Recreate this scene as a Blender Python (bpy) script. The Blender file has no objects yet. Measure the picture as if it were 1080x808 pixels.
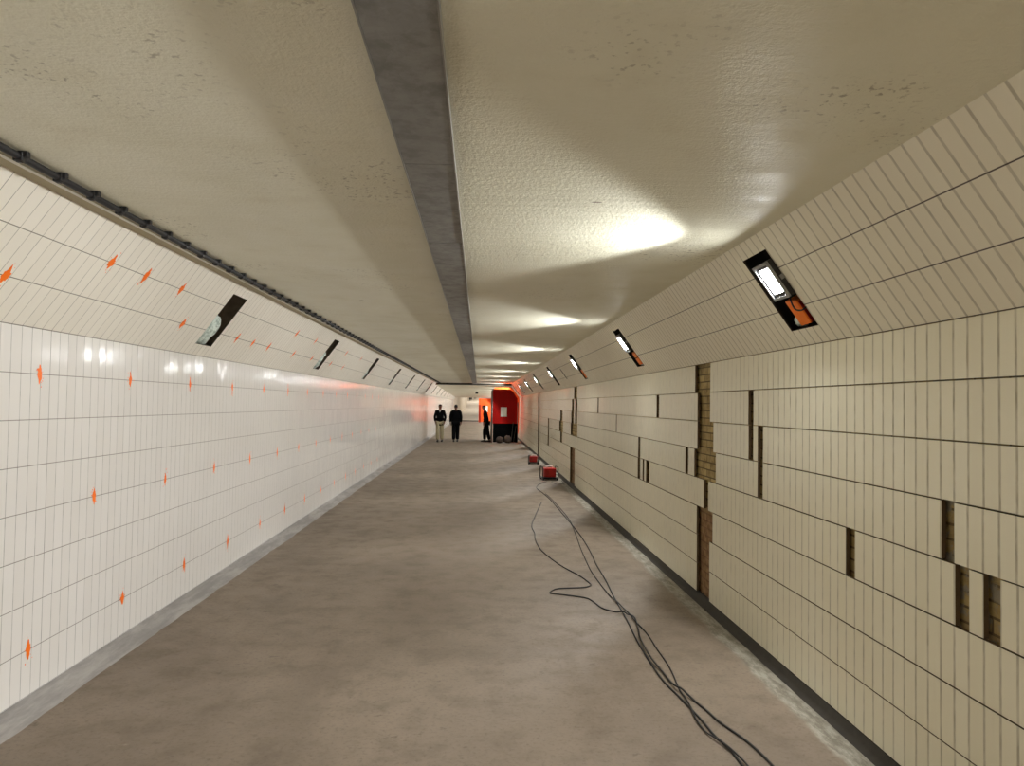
import bpy, bmesh, math, random
from mathutils import Vector, Matrix, noise

random.seed(7)
S = bpy.context.scene
C = S.collection
PI = math.pi

# ------------------------------------------------------------------ dimensions (metres)
XL, XR = -2.60, 2.087            # tiled wall faces
ZB, ZJ, ZC = 0.06, 2.205, 2.835  # tile foot, tile/slope junction, ceiling
SX, SZ = 0.588, 0.809            # slope direction
TS = 0.789                       # slope length
ROW = 0.268
TW = 0.0939                      # tile width
Y0, Y1 = -12.0, 78.0
LP = 4.60                        # pitch of the light niches
H = 1.80                         # camera height

# ------------------------------------------------------------------ helpers
def link(o, parent=None):
    C.objects.link(o)
    if parent is not None:
        o.parent = parent
    return o

def obj(name, bm, mats, parent=None, smooth=False, loc=None):
    me = bpy.data.meshes.new(name)
    bm.normal_update()
    bm.to_mesh(me)
    bm.free()
    if not isinstance(mats, (list, tuple)):
        mats = [mats]
    for m in mats:
        me.materials.append(m)
    if smooth:
        for p in me.polygons:
            p.use_smooth = True
    o = bpy.data.objects.new(name, me)
    if loc is not None:
        o.location = loc
    return link(o, parent)

def tag(o, label, cat, group=None, kind=None):
    o['label'] = label
    o['category'] = cat
    if group:
        o['group'] = group
    if kind:
        o['kind'] = kind
    return o

def struct(o, label=None):
    o['kind'] = 'structure'
    if label:
        o['label'] = label
    return o

def thing(name, label, cat, loc=(0, 0, 0), group=None, mat=None):
    o = bpy.data.objects.new(name, None)
    o.empty_display_size = 0.1
    C.objects.link(o)
    if mat is not None:
        o.matrix_world = mat
    else:
        o.location = loc
    tag(o, label, cat, group)
    return o

def bx(bm, x0, x1, y0, y1, z0, z1, mi=0, M=None):
    vs = [bm.verts.new((x, y, z)) for x in (x0, x1) for y in (y0, y1) for z in (z0, z1)]
    fs = []
    for q in ((0, 1, 3, 2), (4, 6, 7, 5), (0, 4, 5, 1), (2, 3, 7, 6), (0, 2, 6, 4), (1, 5, 7, 3)):
        f = bm.faces.new([vs[i] for i in q])
        f.material_index = mi
        fs.append(f)
    if M is not None:
        for v in vs:
            v.co = M @ v.co
    return vs, fs

def bevel(bm, w=0.005, seg=2):
    bmesh.ops.bevel(bm, geom=list(bm.edges), offset=w, segments=seg, affect='EDGES', profile=0.5)

def bevbox(x0, x1, y0, y1, z0, z1, w=0.005, seg=2, M=None):
    bm = bmesh.new()
    bx(bm, x0, x1, y0, y1, z0, z1)
    bevel(bm, w, seg)
    if M is not None:
        bmesh.ops.transform(bm, matrix=M, verts=bm.verts)
    return bm

def tube(bm, pts, r, seg=8, cap=True):
    pts = [Vector(p) for p in pts]
    rings = []
    n = len(pts)
    up0 = Vector((0, 0, 1))
    for i, p in enumerate(pts):
        d = (pts[min(i + 1, n - 1)] - pts[max(i - 1, 0)]).normalized()
        ref = up0 if abs(d.dot(up0)) < 0.95 else Vector((1, 0, 0))
        a = d.cross(ref).normalized()
        b = a.cross(d).normalized()
        rr = r[i] if isinstance(r, (list, tuple)) else r
        rings.append([bm.verts.new(p + a * rr * math.cos(2 * PI * k / seg) + b * rr * math.sin(2 * PI * k / seg)) for k in range(seg)])
    for i in range(n - 1):
        for k in range(seg):
            bm.faces.new((rings[i][k], rings[i][(k + 1) % seg], rings[i + 1][(k + 1) % seg], rings[i + 1][k]))
    if cap:
        bm.faces.new(list(reversed(rings[0])))
        bm.faces.new(rings[-1])

def spline(pts, sub=6):
    P = [Vector(p) for p in pts]
    P = [P[0] * 2 - P[1]] + P + [P[-1] * 2 - P[-2]]
    out = []
    for i in range(1, len(P) - 2):
        p0, p1, p2, p3 = P[i - 1:i + 3]
        for s in range(sub):
            t = s / sub
            out.append(0.5 * ((2 * p1) + (p2 - p0) * t + (2 * p0 - 5 * p1 + 4 * p2 - p3) * t * t + (3 * p1 - p0 - 3 * p2 + p3) * t ** 3))
    out.append(P[-2])
    return out

def lumpy(rx, ry, rz, amp, seed, sub=3, freq=1.0):
    bm = bmesh.new()
    bmesh.ops.create_icosphere(bm, subdivisions=sub, radius=1.0)
    for v in bm.verts:
        n = noise.noise(v.co * 1.7 * freq + Vector((seed * 3.1, seed, 0))) + 0.5 * noise.noise(v.co * 4.3 * freq + Vector((0, seed * 2.3, seed)))
        v.co *= 1 + amp * n
        v.co = Vector((v.co.x * rx, v.co.y * ry, v.co.z * rz))
    return bm

# ------------------------------------------------------------------ material helpers
class NT:
    def __init__(self, name):
        self.m = bpy.data.materials.new(name)
        self.m.use_nodes = True
        self.t = self.m.node_tree
        self.b = self.t.nodes['Principled BSDF']
        self.out = self.t.nodes['Material Output']
    def n(self, typ, **kw):
        nd = self.t.nodes.new(typ)
        for k, v in kw.items():
            setattr(nd, k, v)
        return nd
    def l(self, a, b):
        self.t.links.new(a, b)
    def val(self, sock, v):
        if isinstance(v, (int, float)):
            sock.default_value = v
        elif isinstance(v, (tuple, list)):
            sock.default_value = v
        else:
            self.l(v, sock)
    def math(self, op, a, b=0.0, c=None, clamp=False):
        nd = self.n('ShaderNodeMath', operation=op, use_clamp=clamp)
        self.val(nd.inputs[0], a)
        self.val(nd.inputs[1], b)
        if c is not None:
            self.val(nd.inputs[2], c)
        return nd.outputs[0]
    def ramp(self, v, a, b, lo=0.0, hi=1.0):
        nd = self.n('ShaderNodeMapRange', interpolation_type='SMOOTHSTEP')
        self.val(nd.inputs[0], v)
        nd.inputs[1].default_value = a
        nd.inputs[2].default_value = b
        nd.inputs[3].default_value = lo
        nd.inputs[4].default_value = hi
        return nd.outputs[0]
    def mix(self, f, a, b, blend='MIX'):
        nd = self.n('ShaderNodeMix', data_type='RGBA', blend_type=blend)
        self.val(nd.inputs[0], f)
        for s, v in ((nd.inputs[6], a), (nd.inputs[7], b)):
            if isinstance(v, (tuple, list)):
                s.default_value = (*v[:3], 1)
            else:
                self.l(v, s)
        return nd.outputs[2]
    def noise(self, vec, scale, detail=4.0, rough=0.55, dist=0.0):
        nd = self.n('ShaderNodeTexNoise')
        if vec is not None:
            self.l(vec, nd.inputs['Vector'])
        nd.inputs['Scale'].default_value = scale
        nd.inputs['Detail'].default_value = detail
        nd.inputs['Roughness'].default_value = rough
        nd.inputs['Distortion'].default_value = dist
        return nd.outputs['Fac']
    def mapping(self, vec, scale=(1, 1, 1), loc=(0, 0, 0)):
        nd = self.n('ShaderNodeMapping')
        self.l(vec, nd.inputs['Vector'])
        nd.inputs['Scale'].default_value = scale
        nd.inputs['Location'].default_value = loc
        return nd.outputs[0]
    def bump(self, h, strength=0.3, dist=0.01, normal=None):
        nd = self.n('ShaderNodeBump')
        nd.inputs['Strength'].default_value = strength
        nd.inputs['Distance'].default_value = dist
        self.l(h, nd.inputs['Height'])
        if normal is not None:
            self.l(normal, nd.inputs['Normal'])
        return nd.outputs[0]
    def pos(self):
        return self.n('ShaderNodeNewGeometry').outputs['Position']
    def objco(self):
        return self.n('ShaderNodeTexCoord').outputs['Object']
    def uv(self):
        return self.n('ShaderNodeTexCoord').outputs['UV']
    def set(self, **kw):
        names = {'color': 'Base Color', 'rough': 'Roughness', 'metal': 'Metallic', 'spec': 'Specular IOR Level', 'normal': 'Normal'}
        for k, v in kw.items():
            s = self.b.inputs[names.get(k, k)]
            if isinstance(v, (tuple, list)):
                s.default_value = (*v[:3], 1)
            elif isinstance(v, (int, float)):
                s.default_value = v
            else:
                self.l(v, s)
        return self

def lin(r, g, b):
    f = lambda c: (c / 255 / 12.92) if c / 255 <= 0.04045 else ((c / 255 + 0.055) / 1.055) ** 2.4
    return (f(r), f(g), f(b))

def plain(name, col, rough=0.5, metal=0.0, var=0.15, scale=25.0, bump=0.0, spec=0.5):
    """slightly mottled single colour"""
    t = NT(name)
    co = t.objco()
    n = t.noise(co, scale)
    c2 = tuple(max(0, c * (1 - var)) for c in col)
    c3 = tuple(min(1, c * (1 + var)) for c in col)
    t.set(color=t.mix(n, c2, c3), rough=rough, metal=metal, spec=spec)
    if bump:
        t.set(normal=t.bump(n, bump, 0.004))
    return t.m

def tile_material(name, base, dirt, u0, v0, vw, vcol, vfac, hw, hcol, hfac, rough, streak=0.25, panel=12, hjoint=True, tilt=2.4, soft=0.35):
    """glazed ceramic strips: u runs along the tunnel, v across the rows, both in metres"""
    t = NT(name)
    uv = t.uv()
    sep = t.n('ShaderNodeSeparateXYZ')
    t.l(uv, sep.inputs[0])
    u, v = sep.outputs[0], sep.outputs[1]
    pu = t.math('DIVIDE', t.math('SUBTRACT', u, u0), TW)
    pv = t.math('DIVIDE', t.math('SUBTRACT', v, v0), ROW if hjoint else 100.0)
    fu, fv = t.math('FRACT', pu), t.math('FRACT', pv)
    iu, iv = t.math('FLOOR', pu), t.math('FLOOR', pv)
    du = t.math('MULTIPLY', t.math('MINIMUM', fu, t.math('SUBTRACT', 1.0, fu)), TW)
    dv = t.math('MULTIPLY', t.math('MINIMUM', fv, t.math('SUBTRACT', 1.0, fv)), ROW)
    ids = t.n('ShaderNodeCombineXYZ')
    t.l(iu, ids.inputs[0])
    t.l(iv, ids.inputs[1])
    wn = t.n('ShaderNodeTexWhiteNoise', noise_dimensions='2D')
    t.l(ids.outputs[0], wn.inputs['Vector'])
    rnd = wn.outputs['Value']
    big = t.noise(t.mapping(uv, (0.5, 1.2, 1)), 1.0, 5.0)
    fine = t.noise(t.mapping(uv, (22, 1.6, 1)), 1.0, 4.0)
    speck = t.noise(uv, 60.0, 3.0)
    col = t.mix(t.math('MULTIPLY', rnd, 0.35), base, dirt)
    col = t.mix(t.ramp(big, 0.4, 0.8, 0.0, 0.3), col, dirt)
    col = t.mix(t.ramp(fine, 0.5, 0.8, 0.0, streak), col, dirt)
    vm = t.ramp(du, vw * soft, vw, 1.0, 0.0)
    vn = t.ramp(t.noise(t.mapping(uv, (30, 9, 1)), 1.0, 3.0), 0.3, 0.7, 0.55, 1.0)
    col = t.mix(t.math('MULTIPLY', t.math('MULTIPLY', vm, vn), vfac), col, vcol)
    if panel:
        pm = t.math('COMPARE', t.math('MODULO', t.math('ADD', t.math('ROUND', pu), 1200.0), float(panel)), 2.0, 0.3)
        col = t.mix(t.math('MULTIPLY', t.math('MULTIPLY', pm, t.ramp(du, 0.0012, 0.0035, 1.0, 0.0)), 0.35), col, hcol)
    hm = None
    if hjoint:
        hm = t.ramp(dv, hw * 0.4, hw, 1.0, 0.0)
        col = t.mix(t.math('MULTIPLY', hm, hfac), col, hcol)
    joint = vm if hm is None else t.math('MAXIMUM', vm, hm)
    # every strip sits a hair out of true, so its reflections break up
    slope = t.math('MULTIPLY', t.math('SUBTRACT', rnd, 0.5), t.math('SUBTRACT', fu, 0.5))
    hgt = t.math('MULTIPLY', slope, tilt)
    hgt = t.math('SUBTRACT', hgt, t.math('MULTIPLY', joint, 0.25))
    hgt = t.math('ADD', hgt, t.math('MULTIPLY', speck, 0.02))
    r = t.math('ADD', t.math('MULTIPLY', joint, 0.45), t.ramp(big, 0.2, 0.9, rough * 0.9, rough * 1.2))
    t.set(color=col, rough=r, normal=t.bump(hgt, 0.6, 0.003))
    return t.m

GRIME = lin(120, 108, 84)
M = {}
M['tile_left'] = tile_material('tile_left', lin(231, 227, 223), lin(217, 212, 206), 6.612, ZB - 0.0, 0.0038, lin(112, 108, 100), 0.8,
                               0.0032, lin(92, 78, 66), 0.8, 0.11, streak=0.15)
M['tile_left_slope'] = tile_material('tile_left_slope', lin(240, 234, 222), lin(226, 219, 206), 6.612, 0.0, 0.0036, lin(112, 104, 92), 0.7,
                                     0.0035, lin(92, 78, 66), 0.9, 0.3, streak=0.1)
M['tile_right'] = tile_material('tile_right', lin(243, 238, 216), lin(232, 225, 198), 2.841, 0.0, 0.0095, lin(136, 124, 98), 0.62,
                                0.003, lin(60, 45, 35), 0.9, 0.2, streak=0.35, panel=0, hjoint=False, soft=0.5, tilt=2.0)
M['tile_right_slope'] = tile_material('tile_right_slope', lin(240, 234, 214), lin(230, 222, 198), 2.841, 0.0, 0.0095, lin(126, 114, 92), 0.55,
                                      0.004, lin(58, 44, 36), 0.95, 0.3, streak=0.15, panel=0, soft=0.5)

def ceiling_material():
    t = NT('ceiling_plaster')
    p = t.pos()
    big = t.noise(t.mapping(p, (0.55, 0.35, 1)), 1.0, 6.0, 0.6, 0.6)
    mid = t.noise(p, 3.2, 5.0)
    grit = t.noise(p, 90.0, 3.0, 0.65)
    spots = t.noise(p, 38.0, 3.0)
    col = t.mix(t.ramp(big, 0.38, 0.7), lin(230, 227, 208), lin(219, 215, 193))
    col = t.mix(t.ramp(mid, 0.55, 0.8, 0, 0.35), col, lin(206, 198, 174))
    patch = t.ramp(t.noise(p, 0.9, 4.0), 0.52, 0.66)
    sp = t.math('MULTIPLY', t.ramp(spots, 0.58, 0.68), patch)
    col = t.mix(t.math('MULTIPLY', sp, 0.6), col, lin(120, 106, 84))
    vo = t.n('ShaderNodeTexVoronoi')
    t.l(t.mapping(p, (0.8, 1.7, 1)), vo.inputs['Vector'])
    vo.inputs['Scale'].default_value = 1.3
    chip = t.ramp(t.math('ADD', vo.outputs['Distance'], t.math('MULTIPLY', mid, 0.03)), 0.035, 0.045, 1.0, 0.0)
    col = t.mix(t.math('MULTIPLY', chip, 0.8), col, lin(104, 84, 62))
    h = t.math('ADD', t.math('ADD', t.math('MULTIPLY', grit, 0.5), t.math('MULTIPLY', t.noise(p, 48.0, 2.0), 0.7)), t.math('MULTIPLY', t.noise(t.mapping(p, (1.2, 9, 1)), 2.0, 5.0), 0.8))
    t.set(color=col, rough=t.ramp(mid, 0.3, 0.7, 0.38, 0.6), normal=t.bump(h, 0.75, 0.007), spec=0.45)
    return t.m
M['ceiling'] = ceiling_material()

def floor_material():
    t = NT('worn_concrete_floor')
    p = t.pos()
    sep = t.n('ShaderNodeSeparateXYZ')
    t.l(p, sep.inputs[0])
    x = sep.outputs[0]
    big = t.noise(t.mapping(p, (0.7, 0.45, 1)), 1.0, 6.0, 0.62, 0.8)
    mid = t.noise(p, 3.5, 6.0, 0.65)
    fine = t.noise(p, 38.0, 4.0, 0.7)
    col = t.mix(t.ramp(big, 0.32, 0.68), lin(116, 103, 89), lin(132, 118, 103))
    col = t.mix(t.ramp(mid, 0.46, 0.75, 0, 0.5), col, lin(98, 86, 73))
    col = t.mix(t.ramp(fine, 0.48, 0.75, 0, 0.6), col, lin(88, 76, 64))
    # dark blotches and scuffs
    bl = t.ramp(t.noise(t.mapping(p, (5, 8, 1)), 1.6, 4.0, 0.7), 0.62, 0.7, 0, 0.55)
    col = t.mix(bl, col, lin(82, 70, 59))
    # pale plaster scrapes
    sc = t.ramp(t.noise(t.mapping(p, (2.0, 7.0, 1), (3, 1, 0)), 1.1, 6.0, 0.75), 0.66, 0.76, 0, 0.55)
    col = t.mix(sc, col, lin(176, 165, 148))
    # hairline crack wandering along the floor
    wob = t.noise(t.mapping(p, (0.0, 0.9, 0)), 1.0, 5.0, 0.6)
    cx = t.math('ABSOLUTE', t.math('SUBTRACT', t.math('ADD', x, 0.62), t.math('MULTIPLY', t.math('SUBTRACT', wob, 0.5), 1.4)))
    cr = t.math('MULTIPLY', t.ramp(cx, 0.003, 0.03, 1.0, 0.0), t.ramp(mid, 0.42, 0.55))
    col = t.mix(t.math('MULTIPLY', cr, 0.22), col, lin(92, 80, 62))
    # dusty cement strip along the right hand wall
    edge = t.math('ADD', x, t.math('MULTIPLY', t.math('SUBTRACT', t.noise(p, 1.6, 6.0, 0.7), 0.5), 0.16))
    dm = t.ramp(edge, 1.87, 1.92)
    dustn = t.noise(t.mapping(p, (14, 4, 1)), 1.0, 8.0, 0.8)
    dust = t.mix(t.ramp(dustn, 0.38, 0.62), lin(112, 107, 95), lin(168, 164, 152))
    col = t.mix(t.math('MULTIPLY', dm, 0.85), col, dust)
    h = t.math('ADD', t.math('MULTIPLY', fine, 0.4), t.math('MULTIPLY', mid, 0.6))
    t.set(color=col, rough=t.ramp(mid, 0.3, 0.8, 0.55, 0.8), normal=t.bump(h, 0.35, 0.006), spec=0.35)
    return t.m
M['floor'] = floor_material()

def cement_material():
    t = NT('grey_cement')
    p = t.pos()
    n = t.noise(t.mapping(p, (8, 1.5, 8)), 1.0, 6.0, 0.7)
    col = t.mix(t.ramp(n, 0.35, 0.7), lin(132, 128, 125), lin(164, 159, 155))
    t.set(color=col, rough=0.7, normal=t.bump(t.noise(p, 40, 4), 0.3, 0.005))
    return t.m
M['cement'] = cement_material()

def brick_material():
    t = NT('old_brick')
    uv = t.uv()
    sep = t.n('ShaderNodeSeparateXYZ')
    t.l(uv, sep.inputs[0])
    br = t.n('ShaderNodeTexBrick')
    t.l(uv, br.inputs['Vector'])
    br.inputs['Scale'].default_value = 1.0
    br.inputs['Brick Width'].default_value = 0.21
    br.inputs['Row Height'].default_value = 0.068
    br.inputs['Mortar Size'].default_value = 0.006
    br.inputs['Color1'].default_value = (*lin(196, 174, 120), 1)
    br.inputs['Color2'].default_value = (*lin(168, 146, 96), 1)
    br.inputs['Mortar'].default_value = (*lin(110, 96, 68), 1)
    n = t.noise(uv, 9.0, 6.0, 0.7)
    col = t.mix(t.ramp(n, 0.4, 0.7, 0, 0.7), br.outputs['Color'], lin(120, 98, 62))
    low = t.ramp(t.math('ADD', sep.outputs[1], t.math('MULTIPLY', t.math('SUBTRACT', n, 0.5), 0.3)), 0.78, 0.95, 1.0, 0.0)
    col = t.mix(t.math('MULTIPLY', low, 0.75), col, t.mix(t.ramp(t.noise(uv, 14, 5), 0.4, 0.65), lin(112, 72, 44), lin(150, 112, 80)))
    near = t.ramp(sep.outputs[0], 3.3, 3.5, 1.0, 0.0)
    g = t.ramp(t.noise(uv, 11.0, 3.0), 0.48, 0.56)
    col = t.mix(t.math('MULTIPLY', t.math('MULTIPLY', near, g), 0.85), col, lin(150, 144, 128))
    h = t.math('SUBTRACT', n, t.math('MULTIPLY', br.outputs['Fac'], 0.8))
    t.set(color=col, rough=0.9, normal=t.bump(h, 0.8, 0.012))
    return t.m
M['brick'] = brick_material()

def galv_material():
    t = NT('galvanised_steel')
    p = t.pos()
    vo = t.n('ShaderNodeTexVoronoi')
    t.l(t.mapping(p, (1, 0.6, 1)), vo.inputs['Vector'])
    vo.inputs['Scale'].default_value = 34.0
    n = t.noise(p, 9.0, 6.0, 0.7)
    col = t.mix(vo.outputs['Color'], lin(132, 131, 128), lin(146, 145, 142))
    col = t.mix(t.ramp(n, 0.4, 0.7, 0, 0.6), col, lin(104, 102, 98))
    t.set(color=col, rough=t.ramp(n, 0.3, 0.7, 0.42, 0.6), metal=0.4, normal=t.bump(t.noise(p, 2.5, 3), 0.3, 0.01))
    return t.m
M['galv'] = galv_material()

def foam_material():
    t = NT('torn_insulation')
    p = t.objco()
    n = t.noise(p, 22, 6, 0.7)
    col = t.mix(t.ramp(n, 0.35, 0.6), lin(150, 166, 156), lin(222, 232, 224))
    col = t.mix(t.ramp(t.noise(p, 50, 4), 0.6, 0.75, 0, 0.7), col, lin(96, 92, 78))
    t.set(color=col, rough=0.85, normal=t.bump(n, 0.8, 0.01))
    return t.m
M['foam'] = foam_material()

def sheet_material(name, c1, c2, trans):
    """reinforced plastic sheeting that lets some light through"""
    t = NT(name)
    p = t.objco()
    n = t.noise(t.mapping(p, (3, 3, 1)), 1.0, 5.0, 0.6)
    col = t.mix(t.ramp(n, 0.3, 0.7), c1, c2)
    t.set(color=col, rough=0.85, spec=0.2, normal=t.bump(n, 0.5, 0.03))
    tl = t.n('ShaderNodeBsdfTranslucent')
    t.l(col, tl.inputs['Color'])
    mx = t.n('ShaderNodeMixShader')
    mx.inputs[0].default_value = trans
    t.l(t.b.outputs[0], mx.inputs[1])
    t.l(tl.outputs[0], mx.inputs[2])
    t.l(mx.outputs[0], t.out.inputs['Surface'])
    return t.m
M['red_sheet'] = sheet_material('red_sheet', lin(146, 10, 5), lin(168, 16, 8), 0.1)
M['orange_sheet'] = sheet_material('orange_sheet', lin(255, 104, 44), lin(255, 126, 66), 0.3)
M['glow_sheet'] = sheet_material('thin_orange_sheet', lin(255, 150, 95), lin(255, 175, 125), 0.85)

def lamp_material():
    t = NT('lamp_glass')
    t.set(color=(0.9, 0.9, 0.9), rough=0.3)
    t.b.inputs['Emission Color'].default_value = (*lin(249, 251, 250), 1)
    t.b.inputs['Emission Strength'].default_value = LAMP
    return t.m
LAMP = 60.0
BEAM = 165.0       # watts of each floodlight beam
M['lamp'] = lamp_material()

def paint_material():
    t = NT('fluorescent_orange_paint')
    n = t.noise(t.objco(), 60, 4)
    t.set(color=t.mix(n, lin(255, 110, 4), lin(255, 128, 24)), rough=0.5)
    return t.m
M['paint'] = paint_material()
M['clay'] = plain('tile_back_clay', lin(96, 78, 54), 0.9, var=0.4, scale=16)
M['rim'] = plain('cut_edge', lin(70, 62, 52), 0.9, var=0.4, scale=20)
M['cavity_dark'] = plain('darkened_cavity', lin(44, 40, 35), 0.9, var=0.6, scale=14, bump=0.6)  # cavity colour darkened so the lamp niches keep their shade
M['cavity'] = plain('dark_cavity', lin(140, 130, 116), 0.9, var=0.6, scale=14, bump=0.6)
M['shade_and_kerb'] = plain('shade_kerb_dark', lin(52, 47, 40), 0.8, var=0.4, scale=18, bump=0.4)  # dark colour for strips that stand for shade, and for the kerb
M['soffit'] = plain('shaded_trim', lin(170, 158, 126), 0.6, var=0.08, scale=8)  # trim colour darkened for the little light this edge gets
M['white_edge'] = plain('white_edge', lin(225, 222, 212), 0.5, var=0.05)
M['black_rubber'] = plain('black_rubber', lin(28, 26, 27), 0.6, var=0.2, scale=40)
M['black_plastic'] = plain('black_plastic', lin(30, 29, 30), 0.4, var=0.2, scale=30)
M['grey_metal'] = plain('grey_cast_metal', lin(150, 150, 150), 0.4, 0.4, var=0.1, scale=30)
M['steel'] = plain('bare_steel', lin(160, 158, 154), 0.35, 0.8, var=0.15)
M['orange_plastic'] = plain('orange_plastic', lin(255, 128, 34), 0.45, var=0.08, scale=20)
M['red_plastic'] = plain('red_plastic', lin(176, 22, 16), 0.35, var=0.12, scale=20)
M['red_dark'] = plain('deep_red_plastic', lin(150, 26, 16), 0.45, var=0.12)
M['white_plastic'] = plain('white_plastic', lin(225, 225, 220), 0.4, var=0.06)
M['paper'] = plain('paper', lin(226, 222, 210), 0.8, var=0.06)
M['sack'] = plain('woven_sack', lin(66, 52, 44), 0.95, var=0.3, scale=14, bump=0.5)
M['skin'] = plain('skin', lin(120, 82, 64), 0.55, var=0.08)
M['hair'] = plain('dark_hair', lin(32, 26, 22), 0.7, var=0.3, scale=60)
M['dark_cloth'] = plain('black_cloth', lin(10, 10, 12), 0.95, var=0.2, scale=30, bump=0.3, spec=0.1)
M['dark_trouser'] = plain('charcoal_trousers', lin(12, 12, 14), 0.95, var=0.2, scale=30, bump=0.3, spec=0.1)
M['khaki'] = plain('khaki_cloth', lin(164, 154, 124), 0.9, var=0.15, scale=30, bump=0.3)
M['grey_cloth'] = plain('grey_cloth', lin(128, 130, 128), 0.9, var=0.15, scale=30, bump=0.3)
M['shirt'] = plain('pale_shirt', lin(214, 210, 200), 0.8, var=0.05)
M['opening_shade'] = plain('opening_shade', lin(7, 7, 7), 0.95, var=0.3, scale=6, spec=0.05)  # near-black stands for the shade inside the open lower half
M['eye'] = plain('eye', lin(30, 24, 20), 0.2, var=0.05)
M['ramp'] = plain('ramp_concrete', lin(186, 176, 160), 0.7, var=0.08, scale=1.5)
M['plain_wall'] = plain('pale_wall', lin(224, 216, 202), 0.5, var=0.05, scale=1.0)

# ------------------------------------------------------------------ the setting
def grid_quad(bm, uvl, P, us, vs, keep=lambda u, v: True, flip=False):
    """surface P(u,v) over sorted breaks; uv layer carries metres"""
    cache = {}
    def V(u, v):
        k = (round(u, 5), round(v, 5))
        if k not in cache:
            cache[k] = bm.verts.new(P(u, v))
        return cache[k]
    for i in range(len(us) - 1):
        for j in range(len(vs) - 1):
            if not keep((us[i] + us[i + 1]) / 2, (vs[j] + vs[j + 1]) / 2):
                continue
            q = [(us[i], vs[j]), (us[i + 1], vs[j]), (us[i + 1], vs[j + 1]), (us[i], vs[j + 1])]
            if flip:
                q.reverse()
            f = bm.faces.new([V(*a) for a in q])
            for lp, a in zip(f.loops, q):
                lp[uvl].uv = a

# floor
bm = bmesh.new()
bx(bm, XL - 0.1, XR + 0.2, Y0, 75.0, -0.1, 0.0)
struct(obj('floor', bm, M['floor']), 'bare worn concrete floor of the tunnel')

# left tiled wall (one unbroken skin)
bm = bmesh.new()
uvl = bm.loops.layers.uv.new('UVMap')
grid_quad(bm, uvl, lambda u, v: (XL, u, v), [Y0, Y1], [ZB, ZJ], flip=False)
bx(bm, XL - 0.12, XL - 0.004, Y0, Y1, 0, ZJ)
wall_left = struct(obj('wall_left', bm, M['tile_left']), 'white glazed tile wall on the left')

# cement fillet at the foot of the left wall
bm = bmesh.new()
ys = [Y0 + i * 0.12 for i in range(int((40 - Y0) / 0.12))] + [45 + 3 * i for i in range(12)]
prev = None
for y in ys:
    w = 0.155 + 0.02 * noise.noise(Vector((y * 1.3, 0, 3))) + 0.012 * noise.noise(Vector((y * 5, 1, 3)))
    ring = [bm.verts.new(p) for p in ((XL - 0.003, y, 0.056), (XL + 0.02, y, 0.038), (XL + w * 0.75, y, 0.012), (XL + w, y, 0.0005))]
    if prev:
        for a in range(3):
            bm.faces.new((prev[a], prev[a + 1], ring[a + 1], ring[a]))
    prev = ring
struct(obj('baseboard_left', bm, M['cement'], smooth=True), 'grey cement fillet at the foot of the left wall')

# right tiled wall: courses of strips with some strips knocked out
GAPS = {
    0: [(6.503, 6.973), (15.45, 15.95), (25.1, 25.55)],
    1: [(6.503, 6.879), (8.36, 8.50), (5.470, 5.564), (12.66, 12.74), (15.38, 15.72), (15.95, 16.3), (25.1, 25.55)],
    2: [(6.415, 6.879), (5.470, 5.564), (5.282, 5.376), (10.96, 11.02), (15.42, 15.75), (16.0, 16.38), (18.1, 18.6), (25.1, 25.55)],
    3: [(6.34, 6.973), (5.282, 5.376), (3.117, 3.211), (7.18, 7.274), (9.335, 9.47), (15.36, 16.45), (17.96, 18.8), (21.6, 21.9), (25.1, 25.55)],
    4: [(6.54, 6.684), (2.841, 2.935), (3.023, 3.117), (3.968, 4.062), (9.335, 9.47), (9.12, 9.18), (8.845, 9.01), (18.12, 18.5), (21.6, 21.9), (25.1, 25.55)],
    5: [(6.42, 6.885), (15.72, 16.5), (21.6, 21.9), (25.1, 25.55)],
    6: [(6.503, 6.879), (15.72, 16.5), (25.1, 25.55)],
    7: [(6.503, 6.879), (15.72, 16.5), (25.1, 25.55)],
}
bm = bmesh.new()
uvl = bm.loops.layers.uv.new('UVMap')
rnd = random.Random(3)
for r in range(8):
    zt = ZJ - ROW * r - 0.0034
    zb = ZJ - ROW * (r + 1) + 0.0034
    a = Y0
    for g0, g1 in sorted(GAPS[r]) + [(Y1, Y1)]:
        dx = rnd.uniform(-0.0025, 0.0025)
        vs, fs = bx(bm, XR + dx, XR + 0.022 + dx, a, g0, zb, zt)
        for q in (2, 3, 4, 5):
            fs[q].material_index = 1
        for f in fs:
            for lp in f.loops:
                co = lp.vert.co
                lp[uvl].uv = (co.y, co.z)
        a = g1
wall_right = struct(obj('wall_right', bm, [M['tile_right'], M['clay']]), 'cream tile wall on the right with strips knocked out')
bm = bmesh.new()
uvl = bm.loops.layers.uv.new('UVMap')
grid_quad(bm, uvl, lambda u, v: (XR + 0.042, u, v), [Y0, Y1], [0.0, ZJ + 0.02], flip=True)
o = obj('brick_backing', bm, M['brick'], wall_right)
o['label'] = 'rough brown brickwork showing through the gaps'
# dark strip under the right wall, the recess shade put into its colour
bm = bmesh.new()
prev = None
for i in range(300):
    y = Y0 + 0.3 * i
    e = 0.012 * noise.noise(Vector((y * 2.1, 4, 0)))
    ring = [bm.verts.new(p) for p in ((XR + 0.05, y, 0.057), (XR - 0.004, y, 0.057), (XR - 0.012, y, 0.022), (XR - 0.03, y, 0.008), (XR - 0.055 + e, y, 0.0008))]
    if prev:
        for a in range(4):
            bm.faces.new((prev[a], prev[a + 1], ring[a + 1], ring[a]))
    prev = ring
struct(obj('baseboard_right', bm, M['shade_and_kerb'], smooth=True), 'dark strip standing for the shade of the recess under the right tile wall')

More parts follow.
